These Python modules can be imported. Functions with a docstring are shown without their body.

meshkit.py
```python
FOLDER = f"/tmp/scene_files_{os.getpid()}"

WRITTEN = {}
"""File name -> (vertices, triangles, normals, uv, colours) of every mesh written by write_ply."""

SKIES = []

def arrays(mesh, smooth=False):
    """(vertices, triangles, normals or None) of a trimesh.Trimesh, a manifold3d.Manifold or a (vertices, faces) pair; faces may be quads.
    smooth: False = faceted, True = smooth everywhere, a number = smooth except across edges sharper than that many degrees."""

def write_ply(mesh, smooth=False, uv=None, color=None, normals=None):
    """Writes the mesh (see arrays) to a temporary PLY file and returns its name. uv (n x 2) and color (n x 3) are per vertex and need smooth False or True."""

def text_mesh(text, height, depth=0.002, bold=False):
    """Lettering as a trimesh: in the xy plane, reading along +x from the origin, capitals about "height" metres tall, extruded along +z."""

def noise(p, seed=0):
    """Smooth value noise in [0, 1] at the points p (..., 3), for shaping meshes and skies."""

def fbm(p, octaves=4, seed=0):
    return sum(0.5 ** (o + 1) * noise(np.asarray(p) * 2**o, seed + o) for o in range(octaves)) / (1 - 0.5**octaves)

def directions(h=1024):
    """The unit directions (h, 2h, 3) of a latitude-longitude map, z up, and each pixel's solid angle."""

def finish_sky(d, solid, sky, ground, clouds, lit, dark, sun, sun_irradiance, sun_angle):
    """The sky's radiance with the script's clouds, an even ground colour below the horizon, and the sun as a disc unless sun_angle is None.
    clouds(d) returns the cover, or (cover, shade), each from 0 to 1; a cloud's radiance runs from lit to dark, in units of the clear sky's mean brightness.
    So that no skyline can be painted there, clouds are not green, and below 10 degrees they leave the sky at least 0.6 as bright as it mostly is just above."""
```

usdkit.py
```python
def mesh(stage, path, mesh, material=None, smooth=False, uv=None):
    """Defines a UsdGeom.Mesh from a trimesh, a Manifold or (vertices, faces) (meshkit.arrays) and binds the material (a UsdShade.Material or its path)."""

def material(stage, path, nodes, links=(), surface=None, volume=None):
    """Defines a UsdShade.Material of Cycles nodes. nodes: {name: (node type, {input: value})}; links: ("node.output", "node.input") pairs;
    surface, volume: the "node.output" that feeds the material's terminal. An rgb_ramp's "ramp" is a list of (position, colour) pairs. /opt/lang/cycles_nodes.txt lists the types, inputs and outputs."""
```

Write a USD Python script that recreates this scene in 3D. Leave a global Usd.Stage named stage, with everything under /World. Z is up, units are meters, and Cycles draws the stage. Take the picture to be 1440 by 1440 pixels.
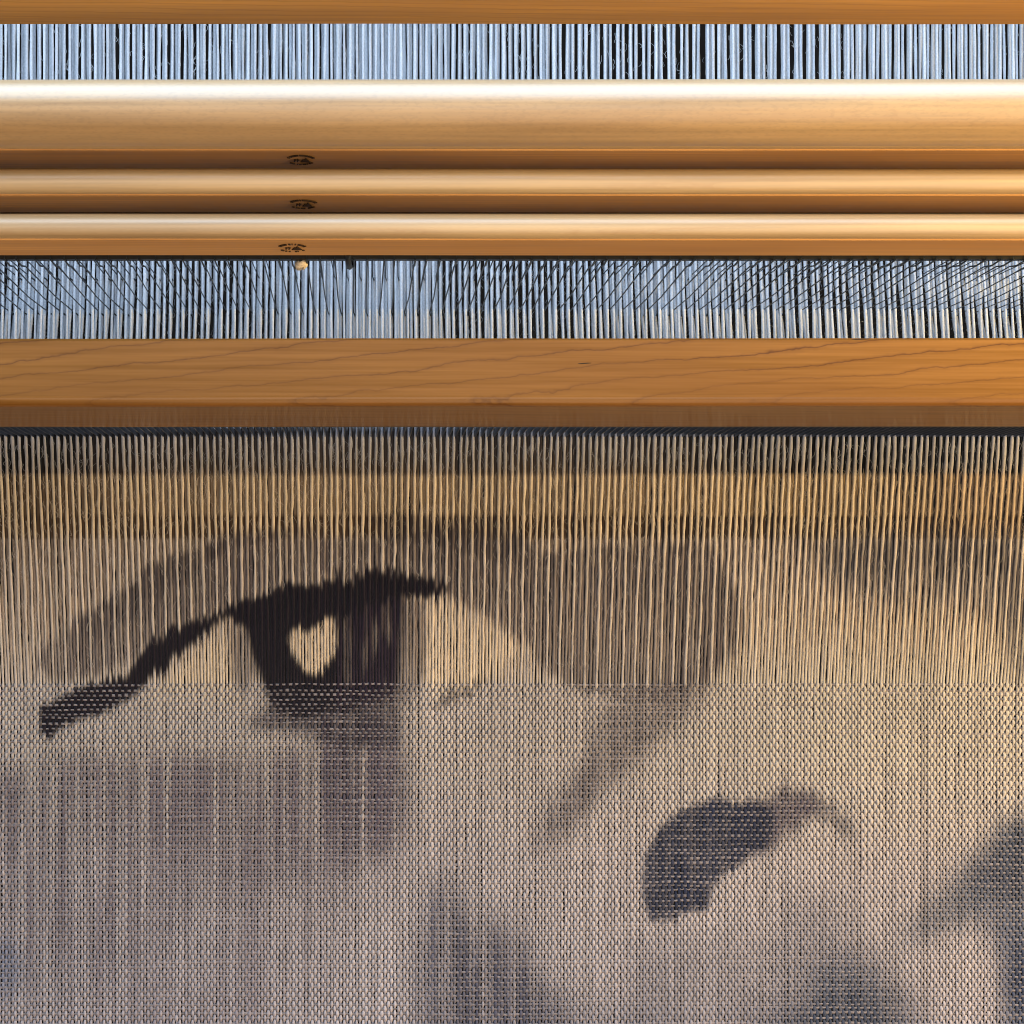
import math
import numpy as np
import trimesh
import usdkit
import meshkit
from scipy.ndimage import gaussian_filter, map_coordinates
from shapely.geometry import Polygon
from pxr import Usd, UsdGeom, UsdLux, UsdShade, Gf, Sdf, Vt

stage = Usd.Stage.CreateInMemory()
UsdGeom.SetStageUpAxis(stage, 'Z')
UsdGeom.SetStageMetersPerUnit(stage, 1.0)
UsdGeom.Xform.Define(stage, '/World')
UsdGeom.Scope.Define(stage, '/World/Looks')

# ---------------------------------------------------------------- camera, lamps, exposure
H = 0.60                      # camera height above the warp (m), looking straight down
S0 = 0.42 / 1440              # metres per photograph pixel at the height of the warp
CX, CY = 515.0, 870.0         # the point of the photograph straight below the lens
cam = UsdGeom.Camera.Define(stage, '/World/camera')
cam.AddTranslateOp().Set(Gf.Vec3d(0, 0, H))
cam.CreateHorizontalApertureAttr(36.0)
cam.CreateVerticalApertureAttr(36.0)
cam.CreateFocalLengthAttr(36.0 * H / 0.42)
cam.CreateHorizontalApertureOffsetAttr(36.0 * (720 - CX) / 1440)
cam.CreateVerticalApertureOffsetAttr(36.0 * (CY - 720) / 1440)
cam.CreateClippingRangeAttr(Gf.Vec2f(0.02, 50))
cam.CreateExposureAttr(0.0)


def rect_light(name, pos, look, w, h, colour, intensity):
    l = UsdLux.RectLight.Define(stage, '/World/' + name)
    m = Gf.Matrix4d().SetLookAt(Gf.Vec3d(*pos), Gf.Vec3d(*look), Gf.Vec3d(0.01, 0.02, 1)).GetInverse()
    l.AddTransformOp().Set(m)
    l.CreateWidthAttr(w); l.CreateHeightAttr(h)
    l.CreateColorAttr(Gf.Vec3f(*colour)); l.CreateIntensityAttr(intensity)
    return l


rect_light('window_light', (0.0, 1.30, 1.55), (0.0, 0.0, 1.35), 2.4, 3.0, (0.60, 0.80, 1.0), 6.6)
rect_light('overhead_fill', (0.1, -0.80, 2.2), (0.0, 0.05, 0.0), 1.8, 0.9, (1.0, 0.89, 0.77), 4.1)  # unseen fill from above, added to brighten the shaft faces
rect_light('front_fill', (0.55, -1.45, 0.95), (0.1, 0.0, 0.0), 1.8, 1.2, (1.0, 0.77, 0.55), 3.0)  # unseen warm fill from the front, added to light the bar faces
rect_light('warm_lamp', (0.62, 0.06, 0.36), (0.22, 0.12, 0.08), 0.12, 0.12, (1.0, 0.68, 0.24), 130.0)


def P(px, py, z=0.0):
    s = S0 * (H - z) / H
    return (px - CX) * s, (CY - py) * s


def YP(py, z):
    return P(0, py, z)[1]


def project(x, y, z):
    k = H / (H - z) / S0
    return CX + x * k, CY - y * k


# ---------------------------------------------------------------- helpers
names = {}


def numbered(path):
    n = names.get(path, -1) + 1
    names[path] = n
    return path if n == 0 else f'{path}_{n:03d}'


def thing(name, label=None, cat=None, group=None, kind=None, loc=(0, 0, 0)):
    x = UsdGeom.Xform.Define(stage, numbered('/World/' + name))
    x.AddTranslateOp().Set(Gf.Vec3d(*loc))
    tag(x.GetPrim(), label, cat, group, kind)
    return x.GetPrim()


def tag(p, label=None, cat=None, group=None, kind=None):
    for k, v in (('label', label), ('category', cat), ('group', group), ('kind', kind)):
        if v:
            p.SetCustomDataByKey(k, v)


def part(name, mesh, m, parent=None, smooth=False, colour=None, label=None, kind=None):
    base = str(parent.GetPath()) if parent else '/World'
    g = usdkit.mesh(stage, numbered(base + '/' + name), mesh, m, smooth=smooth)
    if colour is not None:
        UsdGeom.PrimvarsAPI(g).CreatePrimvar('dye_and_shadow', Sdf.ValueTypeNames.Color3fArray, 'vertex').Set(Vt.Vec3fArray.FromNumpy(np.asarray(colour, np.float32)))
    tag(g.GetPrim(), label, None, None, kind)
    return g.GetPrim()


def lin(c):
    c = np.asarray(c, float) / 255.0
    return np.where(c <= 0.04045, c / 12.92, ((c + 0.055) / 1.055) ** 2.4)


def tube_y(x, y, z, a, b, k=6):
    """A yarn that runs along y: centres x, y, z, half width a, half height b."""
    n = len(y)
    t = np.arange(k) * 2 * np.pi / k + 0.3
    v = np.empty((n, k, 3))
    v[:, :, 0] = x[:, None] + np.broadcast_to(a, (n,))[:, None] * np.cos(t)
    v[:, :, 1] = y[:, None]
    v[:, :, 2] = z[:, None] + np.broadcast_to(b, (n,))[:, None] * np.sin(t)
    return v.reshape(-1, 3), tube_faces(n, k)


def tube_x(x, y, z, a, b, k=5):
    n = len(x)
    t = np.arange(k) * 2 * np.pi / k + 0.3
    v = np.empty((n, k, 3))
    v[:, :, 0] = x[:, None]
    v[:, :, 1] = y[:, None] + np.broadcast_to(a, (n,))[:, None] * np.cos(t)
    v[:, :, 2] = z[:, None] + np.broadcast_to(b, (n,))[:, None] * np.sin(t)
    return v.reshape(-1, 3), tube_faces(n, k)[:, ::-1]


FACES = {}


def tube_faces(n, k):
    if (n, k) not in FACES:
        i, j = np.meshgrid(np.arange(n - 1), np.arange(k), indexing='ij')
        a, b = i * k + j, i * k + (j + 1) % k
        c, d = (i + 1) * k + (j + 1) % k, (i + 1) * k + j
        FACES[n, k] = np.concatenate([np.stack([a, c, b], -1).reshape(-1, 3), np.stack([a, d, c], -1).reshape(-1, 3)])
    return FACES[n, k]


def tube_path(p, r, k=4):
    """A wire through the points p."""
    p = np.asarray(p, float)
    t = np.gradient(p, axis=0)
    t /= np.linalg.norm(t, axis=1, keepdims=True) + 1e-12
    u = np.cross(t, [0.0, 1.0, 0.02]); u /= np.linalg.norm(u, axis=1, keepdims=True) + 1e-12
    w = np.cross(t, u)
    ang = np.arange(k) * 2 * np.pi / k + 0.4
    r = np.broadcast_to(r, (len(p),))
    v = p[:, None] + r[:, None, None] * (np.cos(ang)[None, :, None] * u[:, None] + np.sin(ang)[None, :, None] * w[:, None])
    return trimesh.Trimesh(v.reshape(-1, 3), tube_faces(len(p), k), process=False)


def bar_mesh(profile, x0, x1, n=40, wob=0.0, seed=0):
    """A bar along x with the (y, z) profile, counter-clockwise seen from +x."""
    prof = np.asarray(profile, float)
    k = len(prof)
    xs = np.linspace(x0, x1, n)
    v = np.empty((n, k, 3))
    v[:, :, 0] = xs[:, None]
    v[:, :, 1:] = prof[None]
    if wob:
        q = np.stack([xs * 6, np.zeros(n), np.full(n, seed * 7.3)], -1)
        v[:, :, 1] += (meshkit.fbm(q, 3, seed) - 0.5)[:, None] * wob
        v[:, :, 2] += (meshkit.fbm(q + 50, 3, seed) - 0.5)[:, None] * wob
    f = tube_faces(n, k)
    caps = []
    tri = np.array(trimesh.creation.triangulate_polygon(Polygon(prof), engine='earcut')[1])
    tv = np.array(trimesh.creation.triangulate_polygon(Polygon(prof), engine='earcut')[0])
    verts, faces = [v.reshape(-1, 3)], [f]
    base = n * k
    for xx in (x0, x1):
        verts.append(np.column_stack([np.full(len(tv), xx), tv]))
        faces.append(tri + base)
        base += len(tv)
    m = trimesh.Trimesh(np.vstack(verts), np.vstack(faces), process=False)
    m.merge_vertices()
    trimesh.repair.fix_normals(m)
    return m


def arc(cy, cz, r, a0, a1, n):
    t = np.radians(np.linspace(a0, a1, n))
    return [(cy + r * math.cos(q), cz + r * math.sin(q)) for q in t]


rng = np.random.default_rng(7)


def smooth_noise(n, sigma, amp):
    v = gaussian_filter(rng.normal(size=n + 8), sigma)[4:-4]
    return v / (v.std() + 1e-9) * amp


# ---------------------------------------------------------------- materials
def mat(name, nodes, links, surface='p.BSDF'):
    return usdkit.material(stage, '/World/Looks/' + name, nodes, links, surface=surface)


def wood(name, light, dark, rough=0.32, coat=0.5, ring=300.0, slope=6.0, depth=0.5, fleck=0.0, seed=0.0, line_width=0.12, spec=0.5, crough=0.16, cior=1.5):
    """Varnished maple: fine fibres along x, thin growth-ring lines that climb across the board."""
    nodes = {
        'geo': ('geometry', {}),
        'mapf': ('mapping', {'scale': (14, 700, 700), 'location': (seed, seed, 0)}),
        'fib': ('noise_texture', {'scale': 1.0, 'detail': 4.0, 'roughness': 0.6}),
        'mapb': ('mapping', {'scale': (5, 40, 40), 'location': (seed * 3, 0, seed)}),
        'big': ('noise_texture', {'scale': 1.0, 'detail': 2.0, 'roughness': 0.5}),
        'mapj': ('mapping', {'scale': (90, 130, 130), 'location': (seed, 3, seed)}),
        'jag': ('noise_texture', {'scale': 1.0, 'detail': 3.0, 'roughness': 0.6}),
        'sep': ('separate_xyz', {}),
        'yz': ('math', {'math_type': 'subtract'}),
        'sx': ('math', {'math_type': 'multiply', 'value2': -slope}),
        'sy': ('math', {'math_type': 'multiply', 'value2': ring}),
        'a1': ('math', {'math_type': 'add'}),
        'nb': ('math', {'math_type': 'multiply', 'value2': 2.4}),
        'a2': ('math', {'math_type': 'add'}),
        'nj': ('math', {'math_type': 'multiply', 'value2': 0.55}),
        'a3': ('math', {'math_type': 'add'}),
        'fr': ('math', {'math_type': 'fraction'}),
        'line': ('rgb_ramp', {'ramp': [(0.0, (1, 1, 1)), (line_width, (0.25, 0.25, 0.25)), (line_width * 2.2, (0, 0, 0)), (0.8, (0, 0, 0)), (0.97, (0.25, .25, .25)), (1.0, (1, 1, 1))]}),
        'fibr': ('rgb_ramp', {'ramp': [(0.3, tuple(0.78 * np.array(light))), (0.62, tuple(light)), (0.8, tuple(np.minimum(1, 1.10 * np.array(light))))]}),
        'lw': ('math', {'math_type': 'multiply', 'value2': depth}),
        'bigr': ('rgb_ramp', {'ramp': [(0.35, (0.3, .3, .3)), (0.62, (1, 1, 1))]}),
        'lw2': ('math', {'math_type': 'multiply'}),
        'mx': ('mix_color', {'b': tuple(dark)}),
        'bigt': ('rgb_ramp', {'ramp': [(0.3, (0.80, .75, .71)), (0.7, (1.06, 1.06, 1.04))]}),
        'tone': ('mix_color', {'blend_type': 'multiply', 'fac': 1.0, 'use_clamp_result': False}),
        'mapk': ('mapping', {'scale': (520, 1300, 1300), 'location': (0, seed, 0)}),
        'flk': ('noise_texture', {'scale': 1.0, 'detail': 2.0, 'roughness': 0.5}),
        'flkr': ('rgb_ramp', {'ramp': [(0.36, tuple(np.array((1, 1, 1)) * (1 - fleck))), (0.5, (1, 1, 1))]}),
        'fl': ('mix_color', {'blend_type': 'multiply', 'fac': 1.0}),
        'bump': ('bump', {'strength': 0.12, 'distance': 0.00015}),
        'rr': ('rgb_ramp', {'ramp': [(0.3, (rough * 0.85,) * 3), (0.7, (rough * 1.2,) * 3)]}),
        'p': ('principled_bsdf', {'coat_weight': coat, 'coat_roughness': crough, 'coat_ior': cior, 'specular_ior_level': spec}),
    }
    links = [('geo.position', 'mapf.vector'), ('mapf.vector', 'fib.vector'), ('geo.position', 'mapb.vector'), ('mapb.vector', 'big.vector'),
             ('geo.position', 'mapj.vector'), ('mapj.vector', 'jag.vector'), ('geo.position', 'sep.vector'),
             ('sep.y', 'yz.value1'), ('sep.z', 'yz.value2'), ('sep.x', 'sx.value1'), ('yz.value', 'sy.value1'), ('sx.value', 'a1.value1'), ('sy.value', 'a1.value2'),
             ('big.fac', 'nb.value1'), ('nb.value', 'a2.value1'), ('a1.value', 'a2.value2'), ('jag.fac', 'nj.value1'), ('nj.value', 'a3.value1'), ('a2.value', 'a3.value2'),
             ('a3.value', 'fr.value1'), ('fr.value', 'line.fac'), ('fib.fac', 'fibr.fac'), ('line.color', 'lw.value1'), ('big.fac', 'bigr.fac'),
             ('lw.value', 'lw2.value1'), ('bigr.color', 'lw2.value2'), ('lw2.value', 'mx.fac'), ('fibr.color', 'mx.a'),
             ('big.fac', 'bigt.fac'), ('mx.result', 'tone.a'), ('bigt.color', 'tone.b'),
             ('geo.position', 'mapk.vector'), ('mapk.vector', 'flk.vector'), ('flk.fac', 'flkr.fac'), ('tone.result', 'fl.a'), ('flkr.color', 'fl.b'), ('fl.result', 'p.base_color'),
             ('fib.fac', 'bump.height'), ('bump.normal', 'p.normal'), ('fib.fac', 'rr.fac'), ('rr.color', 'p.roughness')]
    return mat(name, nodes, links)


wood_beater = wood('maple_beater', (0.235, 0.100, 0.0175), (0.07, 0.022, 0.005), ring=150.0, slope=18.0, depth=0.9, seed=2.0, line_width=0.07, rough=0.34, coat=0.14, crough=0.18, spec=0.25)
wood_shaft = wood('maple_shaft', (0.49, 0.34, 0.18), (0.34, 0.17, 0.06), ring=420.0, slope=2.0, depth=0.35, seed=5.0, rough=0.48, coat=1.0, spec=0.9, crough=0.44, cior=1.65)
wood_face = wood('maple_face', (0.57, 0.31, 0.12), (0.24, 0.10, 0.035), ring=420.0, slope=2.0, depth=0.35, seed=6.0, rough=0.6, coat=0.0, spec=0.15)
wood_castle = wood('maple_castle', (0.45, 0.285, 0.13), (0.32, 0.16, 0.06), ring=260.0, slope=3.0, depth=0.3, fleck=0.11, seed=9.0, rough=0.48, coat=1.0, spec=0.9, crough=0.44, cior=1.65)
wood_back = wood('maple_back', (0.46, 0.23, 0.062), (0.17, 0.085, 0.025), ring=300.0, slope=8.0, depth=0.5, seed=12.0, coat=0.0, spec=0.12, rough=0.55)

yarn = mat('dyed_yarn', {
    'at': ('attribute', {'attribute': 'dye_and_shadow'}),
    'geo': ('geometry', {}),
    'map': ('mapping', {'scale': (2600, 1100, 2600)}),
    'n': ('noise_texture', {'scale': 1.0, 'detail': 3.0, 'roughness': 0.65}),
    'r': ('rgb_ramp', {'ramp': [(0.25, (0.72, 0.72, 0.72)), (0.55, (1, 1, 1)), (0.8, (1.12, 1.12, 1.12))]}),
    'm': ('mix_color', {'blend_type': 'multiply', 'fac': 1.0, 'use_clamp_result': False}),
    'b': ('bump', {'strength': 0.6, 'distance': 0.0003}),
    'p': ('principled_bsdf', {'roughness': 0.9, 'specular_ior_level': 0.12, 'sheen_weight': 0.08, 'sheen_roughness': 0.5}),
}, [('geo.position', 'map.vector'), ('map.vector', 'n.vector'), ('n.fac', 'r.fac'), ('at.color', 'm.a'), ('r.color', 'm.b'), ('m.result', 'p.base_color'),
    ('n.fac', 'b.height'), ('b.normal', 'p.normal')])

steel = mat('reed_steel', {'p': ('principled_bsdf', {'base_color': (0.10, 0.115, 0.15), 'metallic': 0.8, 'roughness': 0.33})}, [])
wire = mat('dark_heddle_wire', {'geo': ('geometry', {}), 'n': ('noise_texture', {'scale': 900.0, 'detail': 2.0}),
                                'r': ('rgb_ramp', {'ramp': [(0.35, (0.012, 0.016, 0.022)), (0.7, (0.035, 0.04, 0.05))]}),
                                'p': ('principled_bsdf', {'metallic': 0.3, 'roughness': 0.42})},
           [('geo.position', 'n.vector'), ('n.fac', 'r.fac'), ('r.color', 'p.base_color')])
rod_metal = mat('heddle_rod_metal', {'p': ('principled_bsdf', {'base_color': (0.03, 0.028, 0.026), 'metallic': 0.6, 'roughness': 0.4})}, [])
stamp_ink = mat('burnt_stamp', {'p': ('principled_bsdf', {'base_color': (0.045, 0.026, 0.014), 'roughness': 0.8, 'specular_ior_level': 0.1})}, [])
cord = mat('cream_cord', {'geo': ('geometry', {}), 'n': ('noise_texture', {'scale': 1500.0, 'detail': 2.0}),
                          'r': ('rgb_ramp', {'ramp': [(0.3, (0.45, 0.36, 0.26)), (0.7, (0.72, 0.62, 0.48))]}), 'p': ('principled_bsdf', {'roughness': 0.85})},
           [('geo.position', 'n.vector'), ('n.fac', 'r.fac'), ('r.color', 'p.base_color')])
floor_m = mat('dark_floor', {'geo': ('geometry', {}), 'n': ('noise_texture', {'scale': 14.0, 'detail': 4.0}),
                             'r': ('rgb_ramp', {'ramp': [(0.3, (0.004, 0.003, 0.003)), (0.7, (0.010, 0.008, 0.007))]}), 'p': ('principled_bsdf', {'roughness': 0.9, 'specular_ior_level': 0.1})},
              [('geo.position', 'n.vector'), ('n.fac', 'r.fac'), ('r.color', 'p.base_color')])

# ---------------------------------------------------------------- the setting: the dark floor far below
fl = part('floor', (np.array([[-3, -3, -0.85], [3, -3, -0.85], [3, 3, -0.85], [-3, 3, -0.85]], float), np.array([[0, 1, 2], [0, 2, 3]])), floor_m)
tag(fl, 'dark floor deep below the loom, seen between the threads', 'floor', None, 'structure')

# ---------------------------------------------------------------- wooden bars of the loom
XL, XR = -0.33, 0.46

bt = thing('beater', 'varnished wooden beater rail across the middle, orange brown with curved grain lines', 'beater')
yb, yt = YP(600, 0.050), YP(475, 0.105)
r = 0.0034
prof = [(yb + 0.0006, 0.050), (yt - 0.0008, 0.050), (yt, 0.0508), (yt, 0.1042), (yt - 0.0008, 0.105)]
prof += arc(yb + r, 0.105 - r, r, 92, 176, 9) + [(yb, 0.0506)]
part('top_rail', bar_mesh(prof, XL, XR, 60, 0.0005, 3), wood_beater, bt, smooth=35)
YR = yb + 0.0016                       # the reed's plane
for px, py, ll in ((734, 522, 0.0028), (822, 511, 0.0024), (1092, 508, 0.0022), (1210, 477, 0.003)):   # small dark mineral flecks in the maple
    x, y = P(px, py, 0.105)
    kn = trimesh.creation.icosphere(2, 1.0)
    kn.apply_scale((ll, 0.00020, 0.00005)); kn.apply_transform(trimesh.transformations.rotation_matrix(0.06, (0, 0, 1))); kn.apply_translation((x, y, 0.1050))
    part('wood_fleck', kn, stamp_ink, bt)

PITCH = 4.44 * S0                      # one warp end
N_SIDE_L, N_SIDE_R = 24, 24
I0 = int(math.floor(-CX / 4.44)) - N_SIDE_L
I1 = int(math.ceil((1440 - CX) / 4.44)) + N_SIDE_R
FELL = YP(960, 0)
Z_UP, Z_LOW = 0.0165, 0.0146         # heights of the two layers at the reed

rd = thing('reed', 'steel reed of thin upright dents hanging below the beater rail', 'reed')
for z0, z1, nm in ((0.0455, 0.0495, 'top_baulk'), (-0.036, -0.032, 'bottom_baulk')):
    part(nm, bar_mesh([(YR - 0.0012, z0), (YR + 0.0012, z0), (YR + 0.0012, z1), (YR - 0.0012, z1)], XL, XR, 3), rod_metal, rd)
box = trimesh.creation.box((0.00034, 0.0026, 0.0775))
dents_far = []
for i in range(I0, I1 + 1):
    if i % 2 == 0:
        m = box.copy()
        m.apply_translation(((i - 0.5) * PITCH, YR, 0.00675))
        px = project((i - 0.5) * PITCH, YR, 0.03)[0]
        if -4 < px < 1444:
            part('dent', m, steel, rd)
        else:
            dents_far.append(m)
part('outer_dents', trimesh.util.concatenate(dents_far), steel, rd, kind='stuff')

# castle crossbar: the big rounded bar above the shafts
cb = thing('castle_crossbar', 'thick rounded wooden crossbar, the largest pale bar above the shafts', 'crossbar')
yc0, yc1 = YP(205, 0.1335), YP(115, 0.1360)
w = yc1 - yc0
prof = [(yc0 + 0.0004, 0.1320), (yc1 - 0.001, 0.1320), (yc1, 0.1330), (yc1 - 0.0002, 0.1360)]
n = 26
for q in range(n):                     # half ellipse, flattened chamfer at the back
    t = math.radians(18 + (172 - 18) * q / (n - 1))
    prof.append((yc0 + w * 0.48 + (w * 0.49) * math.cos(t), 0.1350 + 0.0150 * math.sin(t) ** 0.9))
prof.append((yc0, 0.1330))
part('bar', bar_mesh(prof, XL, XR, 60, 0.0004, 5), wood_castle, cb, smooth=28)
for px, py in ((297, 176), (1053, 151)):            # two tiny dark knots in the face
    z = 0.1488 if py == 151 else 0.1440
    x, y = P(px, py, z)
    kn = trimesh.creation.icosphere(1, 0.00042)
    kn.apply_scale((1.5, 0.8, 0.8)); kn.apply_translation((x, y, z))
    part('knot', kn, stamp_ink, cb)

bb = thing('back_beam', 'flat orange brown wooden beam along the far top edge, over the white warp', 'beam')
y0 = YP(35, 0.12)
prof = [(y0, 0.1206), (y0 + 0.0006, 0.12), (y0 + 0.022, 0.12), (y0 + 0.022, 0.142), (y0 + 0.0015, 0.142), (y0, 0.1405)]
part('beam', bar_mesh(prof, XL, XR, 40, 0.0005, 8), wood_back, bb, smooth=30)

# ---------------------------------------------------------------- shafts with their heddles
SHAFT = [  # py of the bar's lower edge, stamp px, class of warp end, label
    (358, 412, 0, 'nearest wooden heddle shaft, whole front face and hanging dark heddles in view'),
    (298, 427, 2, 'middle wooden heddle shaft between the nearest one and the overhung one'),
    (237, 424, 1, 'farthest wooden heddle shaft, half hidden under the thick rounded crossbar'),
]
Z_BAR = 0.100


def eye_z(cls, y):
    return 0.006 if cls in (1, 3) else -0.004


SHAFT_Y = {}
for k, (py, _, cls, _) in enumerate(SHAFT):
    SHAFT_Y[cls] = YP(py, Z_BAR) + 0.0006
SHAFT_Y[3] = SHAFT_Y[1] + 0.015


def emblem(cx, y, z, seed):
    er = np.random.default_rng(seed)
    tilt = er.uniform(-0.05, 0.05)

    """The burnt-in oval mark: two rows of tiny strokes round a mountain and a few letters, on a face that looks toward -y."""
    ms = []

    def stroke(ax, az, bx, bz, wd):
        d = math.hypot(bx - ax, bz - az)
        b = trimesh.creation.box((d, 0.0003, wd))
        b.apply_transform(trimesh.transformations.rotation_matrix(-math.atan2(bz - az, bx - ax), (0, 1, 0)))
        b.apply_translation((cx + (ax + bx) / 2, y, z + (az + bz) / 2))
        ms.append(b)

    for sgn, t0, t1 in ((1, 25, 155), (-1, 35, 145)):
        a = np.radians(np.linspace(t0, t1, 30))
        for q in range(29):
            if er.random() < (0.22 if sgn > 0 else 0.35):
                continue
            stroke(0.0046 * math.cos(a[q]), sgn * 0.0047 * math.sin(a[q]), 0.0046 * math.cos(a[q + 1]), sgn * 0.0047 * math.sin(a[q + 1]), 0.0011 if sgn > 0 else 0.0007)
    tri = trimesh.creation.extrude_polygon(Polygon([(-0.0003, -0.0022), (0.0006, 0.0006), (0.0010, 0.0002), (0.0016, 0.0021), (0.0023, 0.0004), (0.0032, -0.0022)]), 0.0003, engine='earcut')
    tri.apply_transform(trimesh.transformations.rotation_matrix(math.pi / 2, (1, 0, 0)))
    tri.apply_translation((cx, y + 0.00015, z))
    ms.append(tri)
    for x0 in (-0.0022, -0.0012):
        stroke(x0, -0.0020, x0, 0.0004 if x0 < -0.002 else 0.0010, 0.0004)
        stroke(x0, -0.0004, x0 + 0.0005, 0.0002, 0.0005)
    out = trimesh.util.concatenate(ms)
    out.apply_transform(trimesh.transformations.rotation_matrix(tilt, (0, 1, 0), (cx, y, z)))
    return out


for k, (py, spx, cls, label) in enumerate(SHAFT):
    yf = YP(py, Z_BAR)
    ys = SHAFT_Y[cls]
    th = 0.0078
    ztop_edge = 0.1215
    sh = thing('heddle_shaft', label, 'heddle shaft', 'heddle shafts side by side')
    prof = [(yf + 0.0005, Z_BAR), (yf + th - 0.0005, Z_BAR), (yf + th, Z_BAR + 0.0005), (yf + th, 0.1225)]
    n = 16
    for q in range(n):
        t = math.radians(10 + (168 - 10) * q / (n - 1))
        prof.append((yf + th / 2 + th / 2 * math.cos(t) * 1.0, 0.1212 + 0.0046 * math.sin(t)))
    prof += [(yf, ztop_edge), (yf, Z_BAR + 0.0005)]
    part('top_bar', bar_mesh(prof, XL, XR, 60, 0.0004, 11 + k), wood_shaft, sh, smooth=24)
    part('face_board', bar_mesh([(yf - 0.0004, Z_BAR + 0.0008), (yf + 0.0003, Z_BAR + 0.0004), (yf + 0.0003, ztop_edge - 0.0004), (yf - 0.0004, ztop_edge - 0.0008)], XL, XR, 60, 0.0004, 11 + k), wood_face, sh)
    part('heddle_rod', bar_mesh([(ys - 0.0013, 0.0940), (ys + 0.0005, 0.0940), (ys + 0.0005, 0.0968), (ys - 0.0013, 0.0968)], XL, XR, 3), rod_metal, sh)
    prof = [(yf, -0.33), (yf + th, -0.33), (yf + th, -0.305), (yf, -0.305)]
    part('bottom_bar', bar_mesh(prof, XL, XR, 3), wood_shaft, sh)
    x_e, _ = P(spx, py - 10, 0.108)
    part('stamp', emblem(x_e, yf - 0.00062, 0.1112, 40 + k), stamp_ink, sh)
    # hook that holds the rod in the middle of the bar
    xh, _ = P((490, 437, 434)[k], py, 0.095)
    hk = trimesh.util.concatenate([tube_path([(xh, ys - 0.0003, 0.1), (xh, ys - 0.0018, 0.0965), (xh + 0.0003, ys - 0.0024, 0.090), (xh + 0.0012, ys - 0.001, 0.086), (xh + 0.001, ys + 0.0006, 0.090)], 0.0011, 6)])
    part('hook', hk, wire, sh, smooth=40)
    if k == 0:
        x, y = P(424, 363, 0.092)
        kn = trimesh.creation.icosphere(2, 0.0021)
        kn.apply_scale((1.1, 0.75, 0.95))
        kn.vertices += (meshkit.fbm(kn.vertices * 900, 2)[:, None] - 0.5) * 0.0022
        kn.apply_translation((x, yf - 0.0016, 0.0930))
        part('cord_knot', kn, cord, sh, smooth=True, label='small cream cord knot under the bar')
    for i in range(I0, I1 + 1):
        if i % 4 != cls:
            continue
        xe = i * PITCH
        ze = eye_z(cls, ys)
        xt = xe + rng.uniform(-0.0012, 0.0012)
        d = rng.uniform(-0.0003, 0.0003)
        yy = ys - 0.0008
        pts = [(xt, ys + 0.0010, 0.0925), (xt, ys + 0.0010, 0.0974), (xt + d, ys - 0.0016, 0.0976), (xt + d, ys - 0.0019, 0.0895), (xt * 0.9 + xe * 0.1 + d, yy, 0.084), (xt * 0.45 + xe * 0.55 + 2 * d, ys - 0.001, 0.55 * ze + 0.45 * 0.084),
               (xe, ys, ze + 0.0065), (xe + 0.0003, ys, ze + 0.004), (xe + 0.0006, ys, ze), (xe, ys, ze - 0.005), (xe, ys, -0.30)]
        part('heddle', tube_path(pts, np.array([0.0003, 0.0003, 0.00036, 0.00036, 0.00028, 0.00025, 0.00025, 0.00032, 0.00032, 0.00022, 0.00022]), 4), wire, sh, smooth=50)

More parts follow.
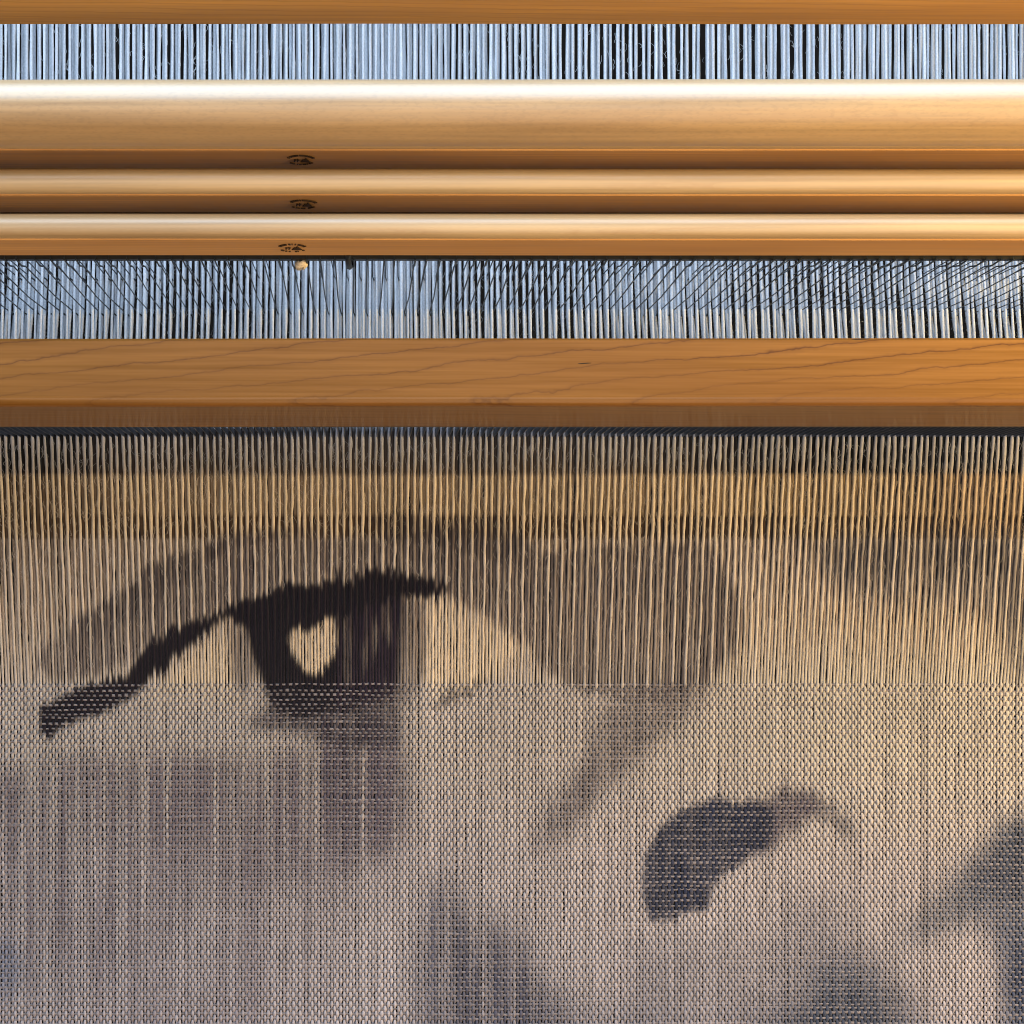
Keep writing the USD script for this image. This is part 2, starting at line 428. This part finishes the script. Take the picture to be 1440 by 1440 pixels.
# ---------------------------------------------------------------- colour of the painted warp, dye with some shadow bands put in, in photograph pixels of the warp plane
STEP = 2.0
GX0, GX1, GY0, GY1 = -160.0, 1600.0, 560.0, 1600.0
gx, gy = np.meshgrid(np.arange(GX0, GX1, STEP), np.arange(GY0, GY1, STEP))


def poly(points, blur):
    """Coverage of a polygon, softened by blur pixels."""
    pts = np.asarray(points, float)
    inside = np.zeros(gx.shape, bool)
    for (ax, ay), (bx, by) in zip(pts, np.roll(pts, -1, 0)):
        if ay == by:
            continue
        c = ((ay > gy) != (by > gy)) & (gx < (bx - ax) * (gy - ay) / (by - ay) + ax)
        inside ^= c
    b = blur if np.ndim(blur) else (blur, blur)
    return gaussian_filter(inside.astype(np.float32), (b[1] / STEP, b[0] / STEP))


def stops(y, pts):
    ys = [p[0] for p in pts]
    return np.stack([np.interp(y, ys, [lin(p[1])[c] for p in pts]) for c in range(3)], -1)


def over(img, colour, cover):
    return img * (1 - cover[..., None]) + lin(colour) * cover[..., None]


GAIN = 0.75
drng = np.random.default_rng(21)
blot = gaussian_filter(drng.normal(size=gx.shape), (30, 12)); blot /= blot.std()
streak = gaussian_filter(drng.normal(size=gx.shape), (40, 1.2)); streak /= streak.std()
fine = gaussian_filter(drng.normal(size=gx.shape), (9, 1.0)); fine /= fine.std()

# light ground of the upper ends, beater shadow by the reed coloured in grey
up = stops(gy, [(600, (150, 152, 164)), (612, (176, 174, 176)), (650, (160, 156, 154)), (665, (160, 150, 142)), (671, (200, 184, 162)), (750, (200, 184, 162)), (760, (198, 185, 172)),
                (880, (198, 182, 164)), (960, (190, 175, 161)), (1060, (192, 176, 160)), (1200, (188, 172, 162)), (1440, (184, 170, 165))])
# ground of the lower ends, dark bands by the reed are painted shadow
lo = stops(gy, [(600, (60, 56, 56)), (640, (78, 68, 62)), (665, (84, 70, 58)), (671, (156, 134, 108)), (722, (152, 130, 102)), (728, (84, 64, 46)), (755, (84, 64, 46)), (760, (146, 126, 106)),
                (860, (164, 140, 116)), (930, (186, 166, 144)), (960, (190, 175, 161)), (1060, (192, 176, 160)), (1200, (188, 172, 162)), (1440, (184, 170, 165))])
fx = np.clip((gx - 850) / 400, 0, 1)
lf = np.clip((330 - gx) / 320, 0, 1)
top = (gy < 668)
lo = over(lo, (14, 12, 12), np.clip(fx * 1.3, 0, 1) * top)  # darkness of the gaps between threads, put into the lower ends' colour
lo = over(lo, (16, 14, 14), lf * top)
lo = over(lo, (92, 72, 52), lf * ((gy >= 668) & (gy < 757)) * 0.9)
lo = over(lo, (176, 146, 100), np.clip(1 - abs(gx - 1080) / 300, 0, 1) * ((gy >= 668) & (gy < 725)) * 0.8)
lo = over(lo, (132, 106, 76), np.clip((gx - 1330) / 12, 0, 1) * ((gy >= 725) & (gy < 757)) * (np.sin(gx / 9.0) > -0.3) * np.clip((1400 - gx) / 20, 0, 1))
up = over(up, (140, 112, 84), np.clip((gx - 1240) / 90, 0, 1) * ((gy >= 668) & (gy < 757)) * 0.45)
warm_r = np.clip((gx - 860) / 300, 0, 1) * np.clip((gy - 820) / 60, 0, 1) * np.clip((1230 - gy) / 200, 0, 1)
up = over(up, (196, 182, 158), warm_r * 0.6)
lo = over(lo, (196, 182, 158), warm_r * 0.6 * np.clip((gy - 900) / 60, 0, 1))

MAUVE, DARK, INK, NAVY, BLUE = (92, 80, 76), (42, 35, 38), (31, 24, 32), (42, 45, 62), (58, 70, 98)
# soft shade of the lid and the brow: takes on every end but one in four
lid = poly([(45, 945), (60, 905), (120, 862), (175, 830), (210, 800), (270, 775), (330, 757), (400, 748), (470, 757), (540, 758), (640, 745), (730, 757), (770, 780), (860, 765), (1000, 765), (1035, 830), (1045, 880), (1025, 930), (985, 962),
            (930, 985), (840, 980), (770, 950), (735, 900), (690, 870), (640, 848), (560, 820), (470, 812), (385, 832), (300, 866), (230, 892), (190, 925), (150, 945), (100, 955)], (4, 5))
lid_edge = poly([(120, 872), (180, 825), (215, 795), (262, 772), (275, 792), (240, 830), (185, 860), (140, 900)], (5, 8)) * 0.55
lid_edge += poly([(285, 768), (310, 748), (440, 738), (450, 748), (330, 765), (295, 790)], (3, 3)) * 0.45
lid_edge += poly([(520, 728), (560, 722), (620, 726), (705, 728), (735, 757), (740, 800), (700, 790), (610, 762), (540, 760)], (5, 4)) * 0.6
lid_edge += poly([(1000, 800), (1035, 830), (1042, 880), (1025, 930), (990, 955), (985, 900)], (10, 12)) * 0.3
brow_r = poly([(1120, 765), (1300, 745), (1560, 740), (1560, 980), (1430, 960), (1400, 880), (1330, 850), (1240, 850), (1170, 830)], (14, 14))
brow_r2 = poly([(1395, 790), (1560, 770), (1560, 960), (1425, 940), (1405, 880)], (10, 14)) * 0.6 + poly([(1150, 775), (1250, 760), (1400, 765), (1400, 800), (1240, 815), (1170, 805)], (12, 10)) * 0.5
under = poly([(60, 1062), (200, 1064), (330, 1062), (460, 1052), (560, 1050), (575, 1110), (560, 1190), (480, 1230), (330, 1260), (230, 1330), (150, 1380), (60, 1390), (-160, 1440), (-160, 1095), (30, 1090)], (16, 13))
under *= np.clip(1.10 - (gy - 1070) / 380, 0.12, 1) * np.clip(0.82 + 0.32 * streak + 0.18 * blot, 0.12, 1.15)
wash = poly([(-160, 1085), (300, 1080), (560, 1060), (590, 1180), (480, 1300), (420, 1420), (400, 1600), (-160, 1600)], (45, 40)) * 0.42 * np.clip(0.9 + 0.4 * streak + 0.2 * blot, 0.1, 1.5)
column = poly([(458, 1015), (566, 1000), (572, 1090), (560, 1150), (530, 1190), (500, 1200), (470, 1160), (420, 1085)], (19, 26)) * 0.85 * np.clip(0.92 + 0.25 * streak, 0.4, 1.1)
diag = poly([(900, 960), (1030, 925), (985, 990), (920, 1050), (850, 1110), (790, 1180), (745, 1200), (770, 1140), (820, 1070), (840, 1000)], (12, 14)) * 1.0
chin = poly([(600, 1235), (640, 1240), (665, 1300), (720, 1290), (770, 1380), (800, 1440), (860, 1600), (560, 1600), (580, 1440), (585, 1340)], (16, 26)) * 0.85
leftblue = poly([(-160, 1310), (20, 1320), (36, 1360), (20, 1400), (-160, 1420)], (8, 10)) * 0.6
cheek = poly([(900, 1320), (1010, 1330), (1120, 1300), (1180, 1310), (1250, 1340), (1240, 1440), (1100, 1600), (820, 1600), (860, 1440)], (22, 22)) * 0.5
cheek = np.maximum(cheek, poly([(740, 1405), (900, 1400), (1100, 1375), (1290, 1390), (1300, 1600), (740, 1600)], (26, 22)) * 0.62)
cheek = np.maximum(cheek, poly([(1095, 1270), (1190, 1250), (1215, 1330), (1150, 1400), (1080, 1380)], (20, 22)) * 0.45)

lash = poly([(55, 1032), (55, 992), (110, 965), (175, 950), (190, 925), (230, 890), (245, 885), (270, 872), (300, 866), (335, 846), (385, 832), (402, 822), (470, 818), (479, 795), (484, 818), (520, 803), (560, 804), (600, 812), (628, 824), (632, 836), (600, 842), (570, 838), (540, 850),
             (470, 872), (420, 878), (370, 890), (335, 880), (318, 868), (300, 884), (280, 900), (250, 925), (235, 940), (190, 975), (150, 1003), (110, 1013), (85, 1022), (70, 1036)], (2.2, 3.0))
iris_l = poly([(335, 850), (400, 825), (470, 830), (480, 870), (470, 1000), (420, 1012), (385, 1000), (368, 960), (355, 925), (345, 890)], (3, 4))
iris_r = poly([(465, 830), (520, 815), (570, 835), (568, 900), (562, 955), (550, 985), (470, 1005), (455, 960)], (3, 5))
iris_fade = poly([(372, 962), (560, 962), (562, 1010), (556, 1050), (470, 1056), (440, 1036), (400, 1030), (350, 1022), (352, 1006), (378, 1000)], (9, 8)) * 0.92
iris_gap = poly([(562, 838), (600, 845), (597, 950), (575, 990), (555, 985)], (4, 6)) * 0.75 + poly([(318, 880), (345, 880), (360, 940), (345, 985), (325, 950)], (4, 6)) * 0.6
white = poly([(600, 846), (645, 858), (690, 880), (735, 905), (700, 950), (655, 985), (612, 1000), (598, 950)], (4, 6)) + poly([(300, 896), (322, 886), (330, 960), (350, 1000), (300, 1012), (230, 1000), (180, 1000), (240, 950)], (5, 5))
white = np.clip(white, 0, 1)
glint = poly([(406, 908), (411, 888), (422, 883), (434, 889), (446, 878), (470, 871), (474, 914), (463, 932), (449, 942), (437, 947), (424, 937), (413, 922)], (2, 3))
corner = poly([(610, 990), (640, 970), (690, 955), (660, 978), (620, 1000)], (4, 4)) * 0.8
nostril = poly([(905, 1205), (925, 1165), (960, 1138), (1010, 1120), (1040, 1127), (1070, 1124), (1090, 1140), (1085, 1180), (1055, 1208), (1022, 1226), (1003, 1250), (998, 1276), (960, 1288), (945, 1297), (912, 1292), (903, 1255)], (3.5, 4))
nostril_t = poly([(1075, 1120), (1110, 1108), (1150, 1114), (1150, 1140), (1125, 1160), (1095, 1190), (1050, 1205), (1030, 1150)], (8, 8)) * 0.85
tail = poly([(1130, 1116), (1170, 1130), (1205, 1170), (1190, 1178), (1160, 1150), (1125, 1145)], (8, 8)) * 0.8
right_d = poly([(1600, 1140), (1405, 1148), (1385, 1185), (1350, 1215), (1310, 1262), (1275, 1300), (1263, 1345), (1290, 1325), (1330, 1310), (1390, 1290), (1408, 1350), (1412, 1420), (1420, 1600), (1600, 1600)], (15, 15))
right_core = poly([(1600, 1160), (1415, 1170), (1380, 1215), (1350, 1240), (1400, 1260), (1440, 1270), (1600, 1270)], (14, 12)) * 0.55 + poly([(1600, 1320), (1430, 1330), (1415, 1390), (1430, 1420), (1600, 1600)], (9, 12)) * 0.7
right_blue = poly([(1370, 1280), (1460, 1270), (1600, 1600), (1425, 1600), (1400, 1340)], (14, 18)) * 0.5
bottom_d = poly([(1150, 1345), (1190, 1340), (1250, 1368), (1280, 1420), (1300, 1470), (1290, 1600), (1040, 1600), (1090, 1440), (1130, 1390)], (22, 18)) * 0.85
bottom_core = poly([(1120, 1430), (1180, 1385), (1240, 1400), (1262, 1440), (1262, 1600), (1080, 1600)], (16, 14)) * 0.6


def compose(img, k_soft, k_mid):
    m = np.clip(lid * 0.85 + lid_edge, 0, 1) * (1 - white)
    m = m * np.clip(0.9 + 0.12 * streak, 0.5, 1.1)
    img = over(img, MAUVE, np.clip(m * k_soft, 0, 1))
    img = over(img, DARK, np.clip(lid_edge * k_mid, 0, 1) * 0.55)
    img = over(img, (100, 94, 92), np.clip(brow_r * k_soft * (0.85 + 0.2 * streak), 0, 1) * 0.85)
    img = over(img, (48, 44, 46), np.clip(brow_r2 * k_mid * (0.7 + 0.35 * fine), 0, 1))
    kc = np.where(gy > 960, 1.0, k_soft)
    img = over(img, (98, 84, 88), np.clip(under * kc, 0, 1) * 0.75)
    img = over(img, (104, 90, 94), np.clip(wash, 0, 1) * np.where(gy > 960, 1.0, 0.0))
    img = over(img, (92, 80, 85), np.clip(column * (0.9 + 0.12 * streak), 0, 1) * np.where(gy > 960, 1.0, 0.0))
    img = over(img, (94, 82, 80), np.clip(diag * kc * (0.9 + 0.15 * streak), 0, 1) * 0.8)
    img = over(img, (82, 78, 88), np.clip(chin * (0.85 + 0.22 * streak), 0, 1))
    img = over(img, (96, 104, 124), np.clip(leftblue, 0, 1))
    img = over(img, (98, 94, 102), np.clip(cheek * (0.9 + 0.2 * blot), 0, 1))
    img = over(img, (208, 187, 160), white * np.clip((1010 - gy) / 60, 0, 1))
    img = over(img, (78, 66, 66), np.clip(iris_gap * (0.9 + 0.15 * streak), 0, 1) * 0.85)
    img = over(img, (58, 49, 57), np.clip(iris_fade * (0.88 + 0.12 * fine), 0, 1) * np.where(gy > 955, 1.0, 0.0))
    img = over(img, (42, 32, 43), iris_r * np.clip(0.92 + 0.10 * fine + 0.05 * streak, 0, 1))
    img = over(img, INK, iris_l)
    img = over(img, INK, lash)
    img = over(img, (206, 184, 156), glint)
    img = over(img, (60, 50, 48), np.clip(corner * (0.8 + 0.3 * fine), 0, 1))
    img = over(img, (70, 64, 70), np.clip(tail, 0, 1))
    img = over(img, (76, 65, 76), np.clip(nostril_t, 0, 1))
    img = over(img, NAVY, nostril * np.clip(0.95 + 0.04 * fine, 0, 1))
    img = over(img, (84, 86, 96), np.clip(bottom_d * (0.97 + 0.1 * fine), 0, 1))
    img = over(img, (48, 54, 68), np.clip(bottom_core * (0.9 + 0.15 * fine), 0, 1))
    img = over(img, (84, 88, 98), np.clip(right_d * (0.86 + 0.12 * blot), 0, 1))
    img = over(img, (36, 40, 58), np.clip(right_core, 0, 1))
    img = over(img, BLUE, np.clip(right_blue * (0.8 + 0.2 * blot), 0, 1))
    return GAIN * np.array((0.97, 0.99, 1.07)) * img * np.clip(1 + 0.035 * fine + 0.03 * blot + 0.03 * streak, 0.7, 1.3)[..., None]


DYE_AND_SHADOW = {1: compose(up, 0.12, 0.25), 3: compose(up, 0.88, 0.8), 0: compose(lo, 1.0, 1.0), 2: compose(lo, 0.9, 1.0)}


def dye_and_shadow(cls, px, py):
    c = [(py - GY0) / STEP, (px - GX0) / STEP]
    return np.stack([map_coordinates(DYE_AND_SHADOW[cls][..., q], c, order=1, mode='nearest') for q in range(3)], -1)


# ---------------------------------------------------------------- the tapestry: warp ends, woven below the fell
tp = thing('tapestry', 'half woven tapestry of a large human eye in beige and charcoal threads, filling the foreground', 'tapestry')
PICK = 6.6 * S0
N_PICK = int((FELL - YP(1440 + 110, 0)) / PICK)
Y_END = FELL - N_PICK * PICK
RAW = lin((192, 197, 208))


def warp_end(i):
    cls = i % 4
    raised = cls in (1, 3)
    s = 1.0 if raised else -1.0
    ys = SHAFT_Y[cls]
    y_c = np.arange(N_PICK * 3) / (N_PICK * 3) * (FELL - Y_END) + Y_END
    y_o = np.concatenate([np.arange(FELL, YR + 0.004, 0.0010), np.arange(YR + 0.005, 0.30, 0.0028), [0.36, 0.45, 0.56]])
    y = np.concatenate([y_c, y_o])
    n = len(y)
    nc = len(y_c)
    j = (FELL - y) / PICK
    amp = 0.00042
    wv = np.cos(np.pi * (j - 0.5 + (0 if raised else 1)))
    z_w = amp * np.sign(wv) * np.abs(wv) ** 0.7
    y_k = [FELL, YR, ys, 0.215, 0.56]
    z_k = [0.0, Z_UP if raised else Z_LOW, eye_z(cls, ys), (-0.001, 0.003, -0.006, 0.006)[cls], 0.0]
    z = np.where(y < FELL, z_w, np.interp(y, y_k, z_k))
    x = np.full(n, i * PITCH)
    x += smooth_noise(n, 9, 0.00007) + smooth_noise(n, 2.0, 0.00004) + rng.normal(0, 0.00004)
    op = np.clip((y - FELL) / 0.02, 0, 1)
    x += op * (smooth_noise(n, 2.6, 0.00005) + smooth_noise(n, 9, 0.00006))
    bk = np.clip((y - YR) / 0.02, 0, 1)
    x += bk * (rng.normal(0, 0.00007) + smooth_noise(n, 14, 0.00011) + 0.00010 * (-1.0, 0.6, 1.0, -0.6)[cls])
    fat = rng.uniform(0.9, 1.12)
    a = np.where(y < FELL, 0.00055 * (1 + 0.2 * wv), 0.00052 + (0.00019 if raised else 0.00036) * np.clip((y - FELL) / (YR - FELL), 0, 1)) * fat
    a = a * (1 + smooth_noise(n, 1.3, 0.09) * (0.5 + 0.5 * op)) * (1 - 0.14 * bk)
    # pinched where it passes the reed
    a = a * (1 - 0.35 * np.exp(-((y - YR - 0.001) / 0.0022) ** 2))
    b = np.where(y < FELL, 0.00036, a * 0.9)
    v, f = tube_y(x, y, z, a, b, 6 if raised else 5)
    k = len(v) // n
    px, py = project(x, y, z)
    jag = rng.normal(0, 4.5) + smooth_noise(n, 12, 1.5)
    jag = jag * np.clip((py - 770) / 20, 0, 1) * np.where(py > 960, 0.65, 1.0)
    c = dye_and_shadow(cls, px, py + jag)
    c *= 1 + rng.normal(0, 0.05)
    und = np.clip((y - YR - 0.001) / 0.004, 0, 1)[:, None]
    c = c * (1 - und) + RAW * (1 + rng.normal(0, 0.05)) * und
    return v, f, np.repeat(np.clip(c, 0.004, 0.9), k, 0)


ends = list(range(I0, I1 + 1))
mid = (-CX + 720) / 4.44
singles = set(sorted(ends, key=lambda i: abs(i - mid))[:300])
rest = []
for i in ends:
    v, f, c = warp_end(i)
    if i in singles:
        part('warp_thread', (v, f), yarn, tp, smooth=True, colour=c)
    else:
        rest.append((v, f, c))
off, fs = 0, []
for v, f, c in rest:
    fs.append(f + off); off += len(v)
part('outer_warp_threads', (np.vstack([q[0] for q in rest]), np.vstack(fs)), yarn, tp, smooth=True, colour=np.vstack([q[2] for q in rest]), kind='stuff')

WOB = smooth_noise(2000, 60, 0.00036)
WEFT = lin((114, 104, 103))
for q in range(N_PICK):
    yq = FELL - (q + 0.5 + rng.normal(0, 0.07)) * PICK
    xs = np.arange(I0 - 1, I1 + 1.01, 0.5) * PITCH
    n = len(xs)
    ii = np.arange(n) * 0.5 + I0 - 1
    # the raised ends pass over even picks: the weft dives under them
    z = -0.00022 * np.cos(np.pi * (ii + 1 + q))
    yy = yq + WOB[:n] + smooth_noise(n, 5, 0.00011) + smooth_noise(n, 60, 0.00016)
    a = 0.00046 * (1 + smooth_noise(n, 2, 0.16)) * rng.uniform(0.85, 1.15)
    v, f = tube_x(xs, yy, z, a, 0.00023, 5)
    shade = (1 + smooth_noise(n, 8, 0.12) + smooth_noise(n, 1.5, 0.10)) * (1 + rng.normal(0, 0.07))
    part('weft_thread', (v, f), yarn, tp, smooth=True, colour=np.repeat(WEFT * np.clip(shade, 0.7, 1.3)[:, None], 5, 0))


# loose fibres standing off the spun yarn of the open warp
frng = np.random.default_rng(5)
pts, cnt, fcol = [], [], []
for q in range(16000):
    i = int(frng.integers(I0, I1))
    cls = i % 4
    back = frng.random() < 0.3
    y = frng.uniform(0.105, 0.25) if back else frng.uniform(FELL + 0.004, YR - 0.004)
    zt = eye_z(cls, y) if back else (Z_UP if cls in (1, 3) else Z_LOW) * (y - FELL) / (YR - FELL)
    L, side = frng.uniform(0.0012, 0.0038), frng.choice([-1, 1])
    th = np.linspace(0, 1, 4)
    out = 0.0004 + frng.uniform(0.0004, 0.0016) * np.sin(th * frng.uniform(1.4, 2.9))
    p = np.stack([i * PITCH + side * out, y + (th - 0.5) * L * frng.choice([-1, 1]), zt + 0.0004 + frng.uniform(0, 0.0008) * th], -1)
    pts.append(p); cnt.append(4)
    if back:
        c = RAW
    else:
        px, py = project(p[1, 0], p[1, 1], p[1, 2])
        c = dye_and_shadow(cls, np.array([px]), np.array([py]))[0]
    fcol.append(np.repeat(np.clip(c * 1.15, 0.01, 0.9)[None], 4, 0))
cu = UsdGeom.BasisCurves.Define(stage, str(tp.GetPath()) + '/yarn_fuzz')
cu.CreateTypeAttr('linear')
cu.CreatePointsAttr(Vt.Vec3fArray.FromNumpy(np.vstack(pts).astype(np.float32)))
cu.CreateCurveVertexCountsAttr(Vt.IntArray.FromNumpy(np.array(cnt, np.int32)))
cu.CreateWidthsAttr(Vt.FloatArray.FromNumpy(np.full(4 * len(cnt), 0.00008, np.float32)))
cu.SetWidthsInterpolation('vertex')
UsdGeom.PrimvarsAPI(cu).CreatePrimvar('dye_and_shadow', Sdf.ValueTypeNames.Color3fArray, 'vertex').Set(Vt.Vec3fArray.FromNumpy(np.vstack(fcol).astype(np.float32)))
UsdShade.MaterialBindingAPI.Apply(cu.GetPrim()).Bind(yarn)
tag(cu.GetPrim(), kind='stuff')
